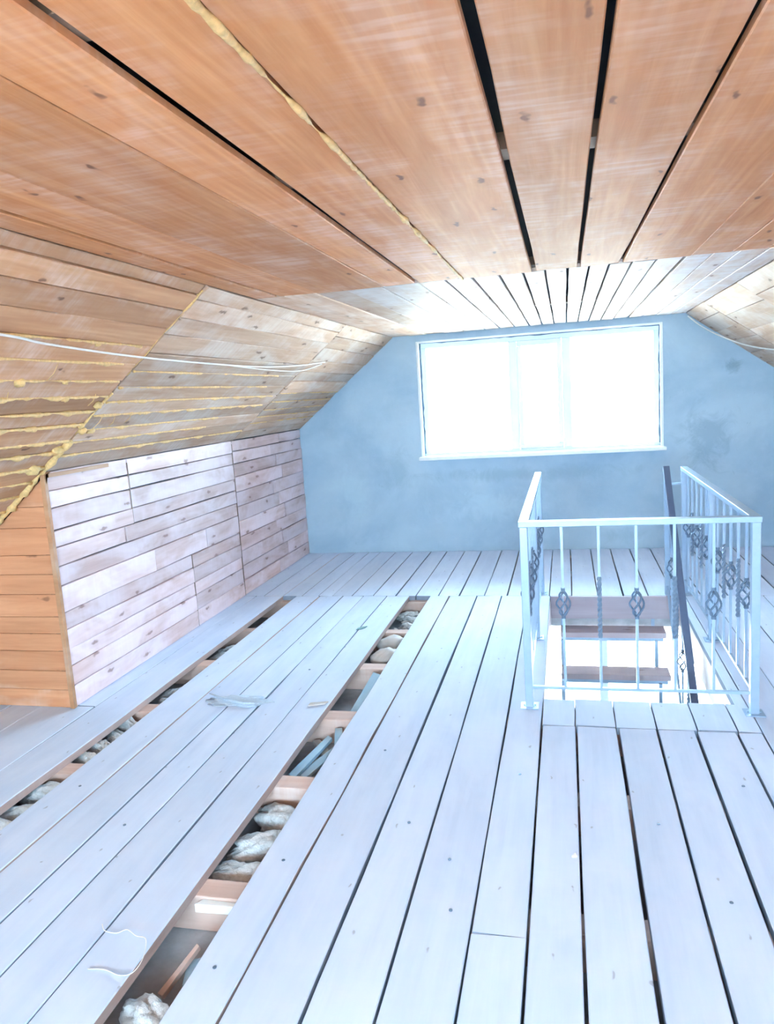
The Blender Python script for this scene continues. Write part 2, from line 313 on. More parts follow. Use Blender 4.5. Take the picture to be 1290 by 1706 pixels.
# joists, cut at the stair opening
JY = [(-1.46, -1.36), (-.74, -.64), (-.02, .08), (.68, .78), (1.37, 1.47), (2.05, 2.14), (2.75, 2.853), (3.42, 3.53), (4.12, 4.22), (4.80, 4.88), (5.55, 5.66), (6.35, 6.44), (7.05, 7.15)]
def joist(x0, x1, y0, y1):
    mb = MB().box(-(x1 - x0) / 2, (x1 - x0) / 2, -(y1 - y0) / 2, (y1 - y0) / 2, -0.128, 0)
    mb.build('joist', M_JOIST, floor, Matrix.Translation(((x0 + x1) / 2, (y0 + y1) / 2, -BT - 0.001)), bevel=0.004)
for y0, y1 in JY:
    xl = -4.1 if y1 < YN else XL + 0.01
    if y0 > HY0 - .1 and y1 < HY1 - .3:
        joist(xl, HX0 - 0.03, y0, y1); joist(HX1 + 0.03, XR, y0, y1)
    elif y0 < HY1 < y1 + .05:
        joist(xl, HX0 - .03, y0, y1); joist(HX1 + .03, XR, y0, y1); joist(HX0 - .029, HX1 + .029, HY1 + .032, HY1 + .13)
    else: joist(xl, XR, y0, y1)

# under-floor sheet seen between the joists = ceiling of the lower room, with the stair opening left free
sub = struct('ceiling_lower', 'grey dusty sheet under the floor joists', 'subfloor')
mb = MB()
for x0, x1, y0, y1 in [(-4.15, HX0 - .03, YB, D), (HX1 + .03, XR, YB, D), (HX0 - .03, HX1 + .03, YB, HY0 - .03), (HX0 - .03, HX1 + .03, HY1 + .03, D)]: mb.box(x0, x1, y0, y1, -0.24, -0.165)
mb.build('subfloor_sheet', M_SHEET, sub)
# lining boards round the stair opening
lin = struct('trim_1', 'wooden lining boards round the stair opening', 'opening lining')
MB().box(HX0 - .028, HX0, HY0, HY1 - .017, -0.235, -0.036).build('lining_board', M_LINING, lin)
MB().box(HX1, HX1 + .028, HY0, HY1 - .017, -0.235, -0.036).build('lining_board', M_LINING, lin)
MB().box(HX0 - .028, HX1 + .028, HY0 - .028, HY0, -0.235, -0.036).build('lining_board', M_LINING, lin)
fb = MB().box(-.445, .445, -.011, .011, -0.083, .083).build('fascia_board', M_FASCIA, lin, Matrix.Translation(((HX0 + HX1) / 2, HY1 - .005, -0.084)))
fb['label'] = 'brown fascia board at the far edge of the stair opening'

# ---- flat ceiling
ceil = struct('ceiling', 'rough orange-brown plank ceiling', 'ceiling')
MC = basis((0, 0, ZC), (0, 1, 0), (1, 0, 0), (0, 0, -1))
CT = 0.018
CS = 3.89
near = [(-1.595, -1.475, -1.59, -1.47, .01), (-1.455, -1.185, -1.455, -1.24, .006), (-1.185, -.878, -1.24, -.882, .005), (-.878, -.69, -.882, -.722, .005),
        (-.655, -.488, -.702, -.488, .004), (-.478, -.132, -.478, -.138, .004), (-.108, .084, -.122, .072, .004), (.10, .345, .086, .268, .004),
        (.365, .61, .280, .59, .006), (.61, .785, .59, .77, .008), (.785, .92, .77, .92, .006), (.92, 1.049, .92, 1.049, .004)]
for a0, a1, b0, b1, g in near: plank('ceiling_board', ceil, M_CEIL, MC, YB, CS, a0, a1, CT, b0, b1, gap=g, jit=0.003, seg=10, lift=random.uniform(-.002, .003))
fce = [-1.595, -1.43, -1.26, -1.09, -.90, -.708, -.57, -.435, -.30, -.185, -.08, .03, .13, .225, .33, .44, .565, .69, .80, .925, 1.049]
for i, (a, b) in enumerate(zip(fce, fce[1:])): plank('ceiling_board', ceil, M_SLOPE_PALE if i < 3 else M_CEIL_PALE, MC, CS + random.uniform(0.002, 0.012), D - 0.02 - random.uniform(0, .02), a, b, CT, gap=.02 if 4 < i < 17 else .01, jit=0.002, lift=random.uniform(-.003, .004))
for y in (1.10, 2.02, 3.87, 5.7):     # battens that show dark in the open gaps
    MB().box(-1.3, 0.8, -.045, .045, -.04, 0).build('batten', M_RAFTER, ceil, Matrix.Translation((0, y, ZC + CT + .042)))
# ---- sloped ceilings
def slope(name, label, xc, dirv, length_near, sets):
    s = struct(name, label, 'sloped ceiling')
    nrm = Vector((-dirv.z, 0, dirv.x)) if dirv.x < 0 else Vector((dirv.z, 0, -dirv.x))
    if nrm.z > 0: nrm = -nrm
    ux = Vector((0, 1, 0)); uy = dirv.copy()
    if ux.cross(uy).dot(nrm) < 0: ux = -ux
    mw = basis((xc, 0, ZC), ux, uy, nrm); sg = ux.y
    for y0, y1, edges in sets:
        l0, l1 = (y0, y1) if sg > 0 else (-y1, -y0)
        for a, b in zip(edges, edges[1:]):
            if y1 < 3.34 and a > 1.0 and dirv.x < 0: l0 = -(YN - .012)
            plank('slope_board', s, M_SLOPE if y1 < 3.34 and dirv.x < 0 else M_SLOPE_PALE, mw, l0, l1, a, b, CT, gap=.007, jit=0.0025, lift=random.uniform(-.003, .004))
    return s, mw, sg
Y1, Y2 = 3.335, 5.66
e_near = [0.0, .06, .163, .28, .40, .52, .636, .742, .848, .945, 1.062, 1.15, 1.265, 1.38, 1.49] + [1.49 + .122 * i for i in range(1, 15)]
e_mid = [0.0, .085, .20, .315, .44, .565, .68, .785, .885, .99, 1.085, 1.19, SLEN]
e_far = [0.0, .125, .255, .385, .517, .62, .76, .86, .953, 1.035, 1.113, 1.21, SLEN]
slope_l, M_SL, sgl = slope('ceiling_left_slope', 'sloped orange plank ceiling with yellow foam in its joints', XCL, SL, 3.3,
                         [(YB, Y1 - .012, e_near), (Y1 + .012, Y2 - .008, e_mid), (Y2 + .006, D - .01, e_far)])
for y in (Y1, Y2): MB().box(-.05, .05, .0, SLEN - .03, -.055, -.0195).build('rafter', M_RAFTER, slope_l, M_SL @ Matrix.Translation((sgl * y, 0, 0)))
er = [SRLEN * i / 11 for i in range(12)]
slope_r, M_SR, sgr = slope('ceiling_right_slope', 'sloped plank ceiling on the window right side', XCR, SR, 1.4,
                         [(YB, 3.3, er), (3.31, 5.2, [SRLEN * t for t in (0, .1, .2, .29, .38, .48, .57, .66, .75, .83, .92, 1)]),
                          (5.21, 6.35, [SRLEN * t for t in (0, .14, .28, .41, .53, .64, .76, .88, 1)]), (6.36, D - .01, [SRLEN * t for t in (0, .10, .22, .33, .46, .57, .70, .82, .91, 1)])])
# ---- left knee wall (faces +x), boards along Y
wl = struct('wall_left', 'low limewashed plank wall under the left slope', 'wall')
MW = basis((XL, 0, 0), (0, 1, 0), (0, 0, 1), (1, 0, 0))
rz = [0.0, .12, .233, .326, .432, .527, .671, .774, .877, .969, 1.089, 1.177, ZK]
for i, (a, b) in enumerate(zip(rz, rz[1:])):
    if i >= 8: cuts = [YN, 4.12, 5.62]
    elif i == 7: cuts = [YN, 4.02, 5.62]
    elif i == 6 : cuts = [YN, 5.62]
    elif i == 5: cuts = [YN, 4.32, 5.05, 5.62]
    else: cuts = [YN, 4.80, 5.62]
    for c0, c1 in zip(cuts, cuts[1:]): plank('wall_board', wl, M_KNEE, MW, c0 + .003, c1 - .003, a, b, .025, gap=.008, jit=.003, lift=random.uniform(-.004, .003))
rz2 = [0.0, .125, .25, .375, .49, .62, .74, .86, .985, 1.09, 1.19, ZK]
for i, (a, b) in enumerate(zip(rz2, rz2[1:])):
    c = 6.55 + .12 * ((i * 5) % 3 - 1)
    for c0, c1 in ((5.632, c), (c + .006, D - .012)): plank('wall_board', wl, M_KNEE, MW, c0, c1, a, b, .025, gap=.008, jit=.003, lift=random.uniform(-.004, .003))
# the wall's return towards the eaves (faces the camera)
wr = struct('wall_left_return', 'warm orange plank return wall under the eaves', 'wall')
MR = basis((0, YN, 0), (1, 0, 0), (0, 0, 1), (0, -1, 0))
zr = [0.0, .10, .207, .318, .415, .508, .632, .74, .844, .99, 1.10, ZK]
xs = lambda z: XCL + SL.x * ((ZC - z) / -SL.z)
for a, b in zip(zr, zr[1:]):
    mb = MB().prism([(xs(a) + .02, a + .001), (XL - .022, a + .001), (XL - .022, b - .001), (xs(b) + .02, b - .001)], .022)
    cxm = (xs(a) + XL) / 2
    mb.v = [(v[0] - cxm, v[1] - (a + b) / 2, v[2]) for v in mb.v]
    mb.build('wall_board', M_RETURN, wr, MR @ Matrix.Translation((cxm, (a + b) / 2, -.02 + random.uniform(0, .005))), bevel=.002)
MB().box(-.013, .013, -.013, .013, 0, ZK - .005).build('corner_strip', M_EDGE, wr, Matrix.Translation((XL - .006, YN - .008, .002)), bevel=.003)
MB().box(0, 3.9 - YN, -.006, .006, 0, .02).build('corner_strip', M_EDGE, wl, basis((XL + .006, YN + .01, ZK - .03), (0, 1, 0), (-1, 0, 0), (0, 0, 1)))
for y, z0, z1 in ((5.626, 0, ZK - .03), (4.12, .87, ZK - .03), (4.80, 0, .52)):     # dark joint strips in the board seams
    MB().box(-.004, .001, -.004, .004, z0, z1).build('joint_strip', M_RAFTER, wl, Matrix.Translation((XL, y, .004)))
# ---- right knee wall
wrt = struct('wall_right', 'low plank wall under the right slope', 'wall')
MWR = basis((XR, 0, 0), (0, -1, 0), (0, 0, 1), (-1, 0, 0))
for a, b in zip(rz2, rz2[1:]):
    for c0, c1 in ((YB, 2.5), (2.506, D - .012)): plank('wall_board', wrt, M_KNEE, MWR, -c1, -c0, a, b, .025, gap=.005, jit=.002)
# ---- gables
def gable(name, label, y, th, ydir, win, mat, zlow=-.24):
    w0, w1, z0, z1 = win; w = struct(name, label, 'wall')
    x0, x1 = (XL - .1, XR + .1) if ydir > 0 else (XLL, XR + .1)
    mb = MB(); mw = basis((0, y, 0), (1, 0, 0), (0, 0, 1), (0, -1, 0))      # prism extrudes along -y
    if ydir > 0: mw = mw @ Matrix.Translation((0, 0, -th))
    zt = ZC + .10; UP = .085
    lo_l = (x0, z0) if ydir < 0 else (x0, z0)
    left = [(x0, z0), (w0, z0), (w0, zt), (XCL, zt), (x0, max(ZC + UP - (XCL - x0) * SL.z / SL.x, z0 + .01))]
    if left[-1][1] <= z0 + .02: left = [(XCL + SL.x * ((ZC - z0) / -SL.z), z0), (w0, z0), (w0, zt), (XCL, zt)]
    mb.prism(left, th, mw)
    mb.prism([(w1, z0), (x1, z0), (x1, ZC + UP + (x1 - XCR) * SR.z / SR.x), (XCR + .02, zt), (w1, zt)], th, mw)
    mb.prism([(w0, z1), (w1, z1), (w1, zt), (w0, zt)], th, mw)
    mb.prism([(x0, zlow), (x1, zlow), (x1, z0), (x0, z0)], th, mw)
    mb.build('plaster_wall', mat, w)
    return w
g1 = gable('wall_back', 'blue-grey plastered gable wall with the wide window', D, .22, 1, (WX0, WX1, WZ0, WZ1), M_PLASTER)
g2 = gable('wall_front', 'plastered gable wall behind the viewer', YB, .22, -1, (WX0 - .1, WX1 + .1, .85, WZ1), M_PLASTER)
# ---- windows
def window(name, label, y, s, wx0, wx1, z0, z1, mull, sash, depth, sill=True):
    """s=+1: glazing lies at y+depth behind a wall plane whose room side looks to -y"""
    w = struct(name, label, 'window'); w.location = ((wx0 + wx1) / 2, y, z0)
    ox, oz = w.location.x, z0
    def bar(nm, x0, x1, a, b, y0, y1, mat=M_PVC, bev=.006):
        ya, yb = sorted((s * y0, s * y1))
        return MB().box(-(x1 - x0) / 2, (x1 - x0) / 2, ya, yb, -(b - a) / 2, (b - a) / 2).build(nm, mat, w, Matrix.Translation(((x0 + x1) / 2 - ox, 0, (a + b) / 2 - oz)), bevel=bev)
    fw = .055; d0, d1 = depth, depth + .06
    bar('frame_bar', wx0, wx1, z1 - fw, z1, d0, d1); bar('frame_bar', wx0, wx1, z0, z0 + fw, d0, d1)
    bar('frame_bar', wx0, wx0 + fw, z0 + fw, z1 - fw, d0, d1); bar('frame_bar', wx1 - fw, wx1, z0 + fw, z1 - fw, d0, d1)
    for m_ in mull: bar('mullion', m_ - .04, m_ + .04, z0 + fw, z1 - fw, d0, d1)
    xs_ = [wx0 + fw] + [q for m_ in mull for q in (m_ - .04, m_ + .04)] + [wx1 - fw]
    for k in range(len(xs_) // 2):
        a, b = xs_[2 * k], xs_[2 * k + 1]; c, d = z0 + fw, z1 - fw
        if k in sash:
            t = .045
            bar('sash_bar', a + .002, b - .002, d - t, d - .002, d0 - .012, d1 - .01); bar('sash_bar', a + .002, b - .002, c + .002, c + t, d0 - .012, d1 - .01)
            bar('sash_bar', a + .002, a + t, c + t, d - t, d0 - .012, d1 - .01); bar('sash_bar', b - t, b - .002, c + t, d - t, d0 - .012, d1 - .01)
            h = bar('handle', a + .012, a + .03, (c + d) / 2 - .06, (c + d) / 2 + .06, d0 - .04, d0 - .012, M_SILL, .004)
            a, b, c, d = a + t, b - t, c + t, d - t
        bar('pane', a, b, c, d, d0 + .028, d0 + .034, M_GLASS_DIM if name == 'window_1' else M_GLASS, 0)
    if sill:
        bar('sill', wx0 - .03, wx1 + .03, z0 - .004, z0 + .03, -.075, depth, M_SILL)
    for q0, q1 in ((wx0 - .012, wx0 + .012), (wx1 - .012, wx1 + .012)): bar('edge_bead', q0, q1, z0 + .03, z1, -.006, .02, M_SILL, .003)
    bar('edge_bead', wx0 - .012, wx1 + .012, z1 - .01, z1 + .008, -.006, .012, M_SILL, .003)
    if sill:     # ragged foam line round the frame
        mb = MB()
        def rag(p, q, n):
            pts = [Vector(p).lerp(Vector(q), t / n) + Vector((random.uniform(-.004, .004), 0, random.uniform(-.004, .004))) for t in range(n + 1)]
            mb.tube(pts, .006, 5, rr=[random.uniform(.002, .008) for _ in pts])
        X0, X1, Z1 = wx0 - ox + .006, wx1 - ox - .006, z1 - oz - .006
        yy = s * (depth - .004)
        rag((X0, yy, Z1), (X1, yy, Z1), 40); rag((X0, yy, .05), (X0, yy, Z1), 24); rag((X1, yy, .05), (X1, yy, Z1), 24)
        mb.build('foam_line', M_ORN, w, smooth=True)
    return w
window('window_1', 'wide three-light white window, blown out by daylight', D, 1, WX0, WX1, WZ0, WZ1, [-.475, .02], (1,), .13)
window('window_2', 'white window of the room below seen through the stairs', D, 1, -1.0, 1.6, -1.75, -.45, [.3], (), .13, sill=False)
window('window_3', 'wide window in the gable behind the viewer', YB, -1, WX0 - .1, WX1 + .1, .85, WZ1, [-.6, .1], (), .13, sill=False)
# ---- room below
ZL = -2.75
lw = struct('wall_lower', 'white walls of the room below the stairs', 'wall')
mb = MB().box(XL - .1, -1.0, D, D + .22, ZL, -.24).box(1.6, XR + .1, D, D + .22, ZL, -.24).box(-1.0, 1.6, D, D + .22, ZL, -1.75).box(-1.0, 1.6, D, D + .22, -.45, -.24)
mb.box(XL - .1, XL, YB, D, ZL, -.24).box(XR, XR + .1, YB, D, ZL, -.24).box(XL - .1, XR + .1, YB - .1, YB, ZL, -.24)
mb.build('white_wall', M_WHITE, lw)
lf = struct('floor_lower', 'pale floor of the room below', 'floor')
MB().box(XL, XR, YB, D, ZL - .1, ZL).build('floor_slab', M_WHITE, lf)
# ---- roof skin over the boards
rf = struct('roof', 'dark roof membrane above the boards', 'roof')
def skin(pts, n):
    n = Vector(n) * .16; a = [Vector(p) for p in pts]; b = [p + n for p in a]
    MB().add(([*a, *b], [(0, 1, 2, 3), (4, 5, 6, 7), (0, 1, 5, 4), (1, 2, 6, 5), (2, 3, 7, 6), (3, 0, 4, 7)])).build('roof_skin', M_DARK, rf)
o = .10; ya, yb = YB - .3, D + .3
skin([(XCL - .1, ya, ZC + o), (XCR + .1, ya, ZC + o), (XCR + .1, yb, ZC + o), (XCL - .1, yb, ZC + o)], (0, 0, 1))
nl = Vector((SL.z, 0, -SL.x)); nr = Vector((-SR.z, 0, SR.x))
pl0, pl1 = Vector((XCL, 0, ZC)) + nl * .06, Vector((XCL, 0, ZC)) + nl * .06 + SL * 3.7
skin([(pl0.x, ya, pl0.z), (pl1.x, ya, pl1.z), (pl1.x, yb, pl1.z), (pl0.x, yb, pl0.z)], nl)
pr0, pr1 = Vector((XCR, 0, ZC)) + nr * .06, Vector((XCR, 0, ZC)) + nr * .06 + SR * 1.9
skin([(pr0.x, ya, pr0.z), (pr1.x, ya, pr1.z), (pr1.x, yb, pr1.z), (pr0.x, yb, pr0.z)], nr)
MB().box(XL - .06, XL - .03, YN, D, -.24, ZK + .1).build('eaves_skin', M_DARK, rf)
MB().box(XLL - 1.0, XL - .03, YN + .03, YN + .06, -.24, 1.3).build('eaves_skin', M_DARK, rf)
MB().box(XR + .03, XR + .06, YB, D, -.24, ZK + .1).build('eaves_skin', M_DARK, rf)
gr = tag(MB().box(-80, 80, -60, 120, -.2, 0).build('ground', M_GROUND, None, Matrix.Translation((0, 0, -3.3))), 'pale open ground outside the window', 'ground', kind='structure')

# ================================================================== FOAM, CABLES
def FL(y, s_, h): return (sgl * y, s_, h)
def foam_bead(parent, mw, p, q, r=.008, amp=.6, n=None, breaks=0.0):
    p, q = Vector(p), Vector(q); L = (q - p).length; n = n or max(8, int(L / .022)); sd = random.uniform(0, 99)
    mb = MB(); pts = []; rr = []
    for i in range(n + 1):
        t = i / n; c = p.lerp(q, t); h = noise.noise((sd + t * L * 9, 0, 0)); h2 = noise.noise((sd + t * L * 34, 5, 0)); h3 = noise.noise((sd + t * L * 2.2, 9, 3))
        rad = r * max(.22, 1 + amp * 1.5 * h + amp * 1.1 * h2 + amp * h3)
        if h3 < -.25 + breaks - .35: rad = r * .2
        pts.append(c + Vector((0, h * r * .6, rad * .15))); rr.append(rad)
    mb.tube(pts, r, 7, rr=rr)
    return mb.build('foam_seam', M_FOAM, parent, mw, smooth=True)
foam_bead(ceil, MC, (.9, -.483, .002), (CS + .02, -.482, .002), .0062, 1.0)
for k, s_ in enumerate(e_near[4:22]):
    foam_bead(slope_l, M_SL, FL(1.2, s_, .002), FL(Y1 - .02 - random.uniform(0, .15) * (k < 3), s_, .002), .0055 if k < 3 else .0085, .8, breaks=.3 if k < 3 else 0)
for k, s_ in enumerate(e_mid[5:12]):
    foam_bead(slope_l, M_SL, FL(Y1 + .02, s_, .001), FL(Y2 - .02 - random.uniform(0, .9), s_, .001), .005 if k < 2 else .0065, .9, breaks=.25)
for s_ in e_far[6:11]: foam_bead(slope_l, M_SL, FL(Y2 + .02, s_, .0), FL(D - .03, s_, .0), .0045, .8, breaks=.3)
foam_bead(slope_l, M_SL, FL(Y1, .72, -.002), FL(Y1, 1.02, -.002), .009, .9)
foam_bead(slope_l, M_SL, FL(YN - .035, 1.06, .004), FL(YN - .035, 1.95, .004), .017, .8)
foam_bead(slope_l, M_SL, FL(Y1, .03, -.006), FL(Y1, .6, -.006), .006, .8, breaks=.3)
def rough_lump(name, mat, parent, mw, sx, sy, sz, seed, amp=.35, freq=2.2, sub=3):
    bm = bmesh.new(); bmesh.ops.create_icosphere(bm, subdivisions=sub, radius=1)
    for v in bm.verts:
        p = v.co.copy(); d = noise.noise(p * freq + Vector((seed, seed * .7, 0))) * amp + noise.noise(p * freq * 2.7 + Vector((0, seed, 3))) * amp * .55 + noise.noise(p * freq * 6 + Vector((seed, 0, 7))) * amp * .12
        q = p * (1 + d); v.co = Vector((q.x * sx, q.y * sy, q.z * sz))
    me = bpy.data.meshes.new(name); bm.to_mesh(me); bm.free()
    for f in me.polygons: f.use_smooth = True
    return link(name, me, mat, parent, mw)
for (y, s_, a) in [(1.98, .41, .016), (2.62, .645, .02), (2.0, .75, .014), (2.5, .855, .014), (2.9, .64, .013), (3.0, .75, .015), (3.30, .80, .02), (3.31, .95, .018), (2.9, .41, .012), (3.36, .99, .02), (3.44, 1.0, .018), (3.3, 1.13, .028), (3.24, 1.27, .03)]:
    rough_lump('foam_blob', M_FOAM, slope_l, M_SL @ Matrix.Translation((sgl * y, s_, .004)), a * 1.5, a, a * .8, random.uniform(0, 50), .5, 2.4, 2)
for (y, s_, l) in [(3.42, .87, .11), (3.55, .90, .07), (3.68, .87, .08), (2.75, .53, .1), (3.2, .72, .08), (2.6, .70, .06)]:      # foam strings
    mb = MB().tube([FL(y, s_, .004), FL(y + .01, s_ + l * .5, .012), FL(y + .015, s_ + l, .006)], .0016, 5)
    mb.build('foam_string', M_FOAM, slope_l, M_SL, smooth=True)
def cable(name, label, pts, r, mat=M_CABLE, cat='cable', n=10):
    P = [Vector(p) for p in pts]; out = []
    for i in range(len(P) - 1):
        p0, p1, p2, p3 = P[max(i - 1, 0)], P[i], P[i + 1], P[min(i + 2, len(P) - 1)]
        for k in range(n):
            t = k / n; out.append(.5 * ((2 * p1) + (p2 - p0) * t + (2 * p0 - 5 * p1 + 4 * p2 - p3) * t * t + (3 * p1 - p0 - 3 * p2 + p3) * t ** 3))
    out.append(P[-1])
    return tag(MB().tube(out, r, 7).build(name, mat, smooth=True), label, cat)
sp = lambda y, s_, h=.012: M_SL @ Vector((sgl * y, s_, h))
cable('cable', 'thin white cable strung along the left sloped ceiling', [sp(.6, .33), sp(1.6, .37), sp(2.31, .39, .02), sp(2.6, .418, .02), sp(3.37, .455, .02), sp(4.64, .470, .02), sp(5.4, .44, .014), sp(5.97, .385, .01)], .005)
cable('cable', 'loose second white cable strand below the left slope', [sp(4.3, .482, .010), sp(5.0, .50, .014), sp(5.6, .49, .014), sp(5.95, .41, .008)], .0035)
spr = lambda y, s_, h=.012: M_SR @ Vector((sgr * y, s_, h))
cable('cable', 'white cable looping along the right sloped ceiling', [spr(D - .03, .03), spr(D - .06, .18, .03), spr(D - .14, .34, .03), spr(D - .35, .52, .02), spr(D - .8, .64, .015), spr(D - 1.5, .70, .012)], .006)

# ================================================================== STAIR RAILING
RX0, RX1, RY0, RY1, RH = -.21, .808, 3.58, 5.67, .925
rail = tag(empty('stair_railing', (RX0, RY0, 0)), 'silver wrought-iron guard railing on three sides of the stair opening', 'railing')
RO = Matrix.Translation((-RX0, -RY0, 0))
def rpart(mb, name, mat=M_STEEL, mw=Matrix.Identity(4), parent=None, **k): return mb.build(name, mat, parent or rail, RO @ mw, **k)
T = .046; TH = .026
for nm, args in (('top_rail', (RX0 - T / 2, RX1 + T / 2, RY0 - T / 2, RY0 + T / 2)), ('top_rail', (RX0 - T / 2, RX0 + T / 2, RY0 + T / 2 + .0005, RY1 + .02)), ('top_rail', (RX1 - T / 2, RX1 + T / 2, RY0 + T / 2 + .0005, RY1 + .02))):
    rpart(MB().box(*args, RH - TH, RH), nm, bevel=.002)
BZ = .10; B = .007
rpart(MB().box(RX0, RX1, RY0 - B, RY0 + B, BZ - B, BZ + B), 'bottom_rail')
for x in (RX0, RX1): rpart(MB().box(x - B, x + B, RY0, RY1, BZ - B, BZ + B), 'bottom_rail')
RYM = (RY0 + RY1) / 2
P2 = .019
for x, y in ((RX0, RY0), (RX1, RY0), (RX0, RYM), (RX1, RYM), (RX0, RY1), (RX1, RY1)):
    p = rpart(MB().box(-P2, P2, -P2, P2, 0.004, RH - TH), 'post', mw=Matrix.Translation((x, y, 0)), bevel=.003)
    MB().box(-.042, .042, -.042, .042, 0, .005).box(-.03, -.022, -.004, .004, .005, .011).box(.022, .03, -.004, .004, .005, .011).build('foot_plate', M_STEEL, p)
ZB0, ZB1 = BZ, RH - TH
def sqbar(mb, z0, z1, h=.0062, rot=0): return mb.box(-h, h, -h, h, z0, z1, mw=Matrix.Rotation(rot, 4, 'Z'))
def twisted_mesh():
    mb = MB(); n = 64; h = .0078
    for i in range(n + 1):
        t = i / n; a = t * math.pi * 6
        for j in range(4):
            c = a + math.pi / 4 + j * math.pi / 2; mb.v.append((h * 1.414 * math.cos(c), h * 1.414 * math.sin(c), .355 + .3 * t))
    for i in range(n):
        for j in range(4): mb.f.append((i * 4 + j, i * 4 + (j + 1) % 4, (i + 1) * 4 + (j + 1) % 4, (i + 1) * 4 + j))
    mb.f += [(0, 1, 2, 3), (n * 4, n * 4 + 1, n * 4 + 2, n * 4 + 3)]
    return mb
def basket_mesh(z0=.462, z1=.583):
    mb = MB()
    for j in range(4):
        pts = []
        for i in range(15):
            t = i / 14; r = .004 + .028 * math.sin(math.pi * t) ** .75; a = j * math.pi / 2 + t * math.pi * 1.0
            pts.append((r * math.cos(a), r * math.sin(a), z0 + (z1 - z0) * t))
        mb.tube(pts, .0048, 6)
    for z in (z0 - .012, z1 + .004): mb.box(-.0095, .0095, -.0095, .0095, z, z + .012)
    return mb
tw_me = twisted_mesh().build('twist', M_TWIST, rail); TW = tw_me.data
def waisted(z0, z1, core):
    mb = MB(); rows = [(ZB0, .0062), (z0, .0062), (z0 + .0004, core), (z1 - .0004, core), (z1, .0062), (ZB1, .0062)]
    for z, h in rows: mb.v += [(-h, -h, z), (h, -h, z), (h, h, z), (-h, h, z)]
    for i in range(len(rows) - 1):
        for j in range(4): mb.f.append((i * 4 + j, i * 4 + (j + 1) % 4, i * 4 + 4 + (j + 1) % 4, i * 4 + 4 + j))
    mb.f += [(0, 1, 2, 3), (20, 21, 22, 23)]
    return mb
tb = waisted(.355, .655, .004)
tb_o = tb.build('baluster', M_STEEL, rail); TBM = tb_o.data
pb = waisted(.462, .583, .0016)
pl_o = pb.build('baluster', M_STEEL, rail); PLM = pl_o.data
bk_o = basket_mesh().build('basket', M_ORN, pl_o, smooth=True); BK = bk_o.data
for o_ in (tw_me, tb_o, pl_o, bk_o): bpy.data.objects.remove(o_)
def baluster(x, y, kind, parent=rail, mw=RO):
    o = link('baluster', TBM if kind else PLM, None, parent, mw @ Matrix.Translation((x, y, 0)))
    if kind: link('twist', TW, None, o)
    else: link('basket', BK, None, o)
for i in range(1, 6): baluster(RX0 + (RX1 - RX0) * i / 6 * .985 + .008, RY0, i % 2 == 0)
for x in (RX0, RX1):
    for y0, y1 in ((RY0, RYM), (RYM, RY1)):
        for i in range(1, 6): baluster(x, y0 + (y1 - y0) * i / 6, i % 2 == 0)

# ================================================================== STAIRCASE
RISE, RUN, NT = .23, .225, 11
stair = tag(empty('staircase', (.29, HY1 - .1 - RUN * NT, ZL)), 'open staircase of brown wooden treads on a steel frame, going down', 'staircase')
SO = Matrix.Translation((-stair.location.x, -stair.location.y, -ZL))
SX0, SX1 = -.078, .655
for i in range(NT):
    z = -RISE * (i + 1); yf = 5.445 - RUN * i; yb_ = yf + .17
    t = MB().box(-(SX1 - SX0) / 2, (SX1 - SX0) / 2, -.085, .085, -.04, 0).build('tread', M_TREAD, stair, SO @ Matrix.Translation(((SX0 + SX1) / 2, yf + .085, z)), bevel=.004)
    MB().box(SX0 + .005, SX1 - .02, yf + .008, yf + .032, z - .064, z - .040).build('tread_bearer', M_STEEL, stair, SO)
    for x in (SX0 + .012, SX1 - .075):
        zt = z + RISE - .04 if i else -.001
        MB().box(x - .012, x + .012, yf + .172, yf + .196, z - .064, min(zt, -.001)).build('riser_post', M_STEEL, stair, SO)
        MB().box(x - .012, x + .012, yf + .034, yf + .170, z - .064, z - .040).build('side_bearer', M_STEEL, stair, SO)
    if i == NT - 1:
        for x in (SX0 + .012, SX1 - .075): MB().box(x - .012, x + .012, yf + .008, yf + .032, ZL, z - .065).build('riser_post', M_STEEL, stair, SO)
HXR = .685
hs, he = Vector((HXR, 5.66, .93)), Vector((HXR, 5.66 - 2.2, .93 - 2.2 * 1.03))
dv = (he - hs); hl = dv.length; dv.normalize()
mw = basis(hs, dv, (1, 0, 0), dv.cross(Vector((1, 0, 0))))
MB().box(0, hl, -.022, .022, -.012, .012).build('handrail', M_HAND, stair, SO @ mw, bevel=.003)
MB().box(HXR - .018, HXR + .018, 5.62, 5.656, 0.001, .86).build('newel_post', M_STEEL, stair, SO, bevel=.003)
for k in range(1, 9):
    y = 5.63 - k * .24; zt = .93 - (5.66 - y) * 1.03 - .02; zb_ = zt - .86
    bmw = SO @ Matrix.Translation((HXR, y, zt - .899))
    baluster(0, 0, k % 2 == 0, stair, bmw)
hb0, hb1 = Vector((HXR, 5.63, .07)), Vector((HXR, 5.63 - 2.0, .07 - 2.0 * 1.03))
dvb = (hb1 - hb0); lb = dvb.length; dvb.normalize()
MB().box(0, lb, -.008, .008, -.008, .008).build('string_bar', M_STEEL, stair, SO @ basis(hb0, dvb, (1, 0, 0), dvb.cross(Vector((1, 0, 0)))))
MB().box(HXR + .02, RX1 - .021, 5.66, 5.675, .80, .815).build('bracket', M_STEEL, stair, SO)

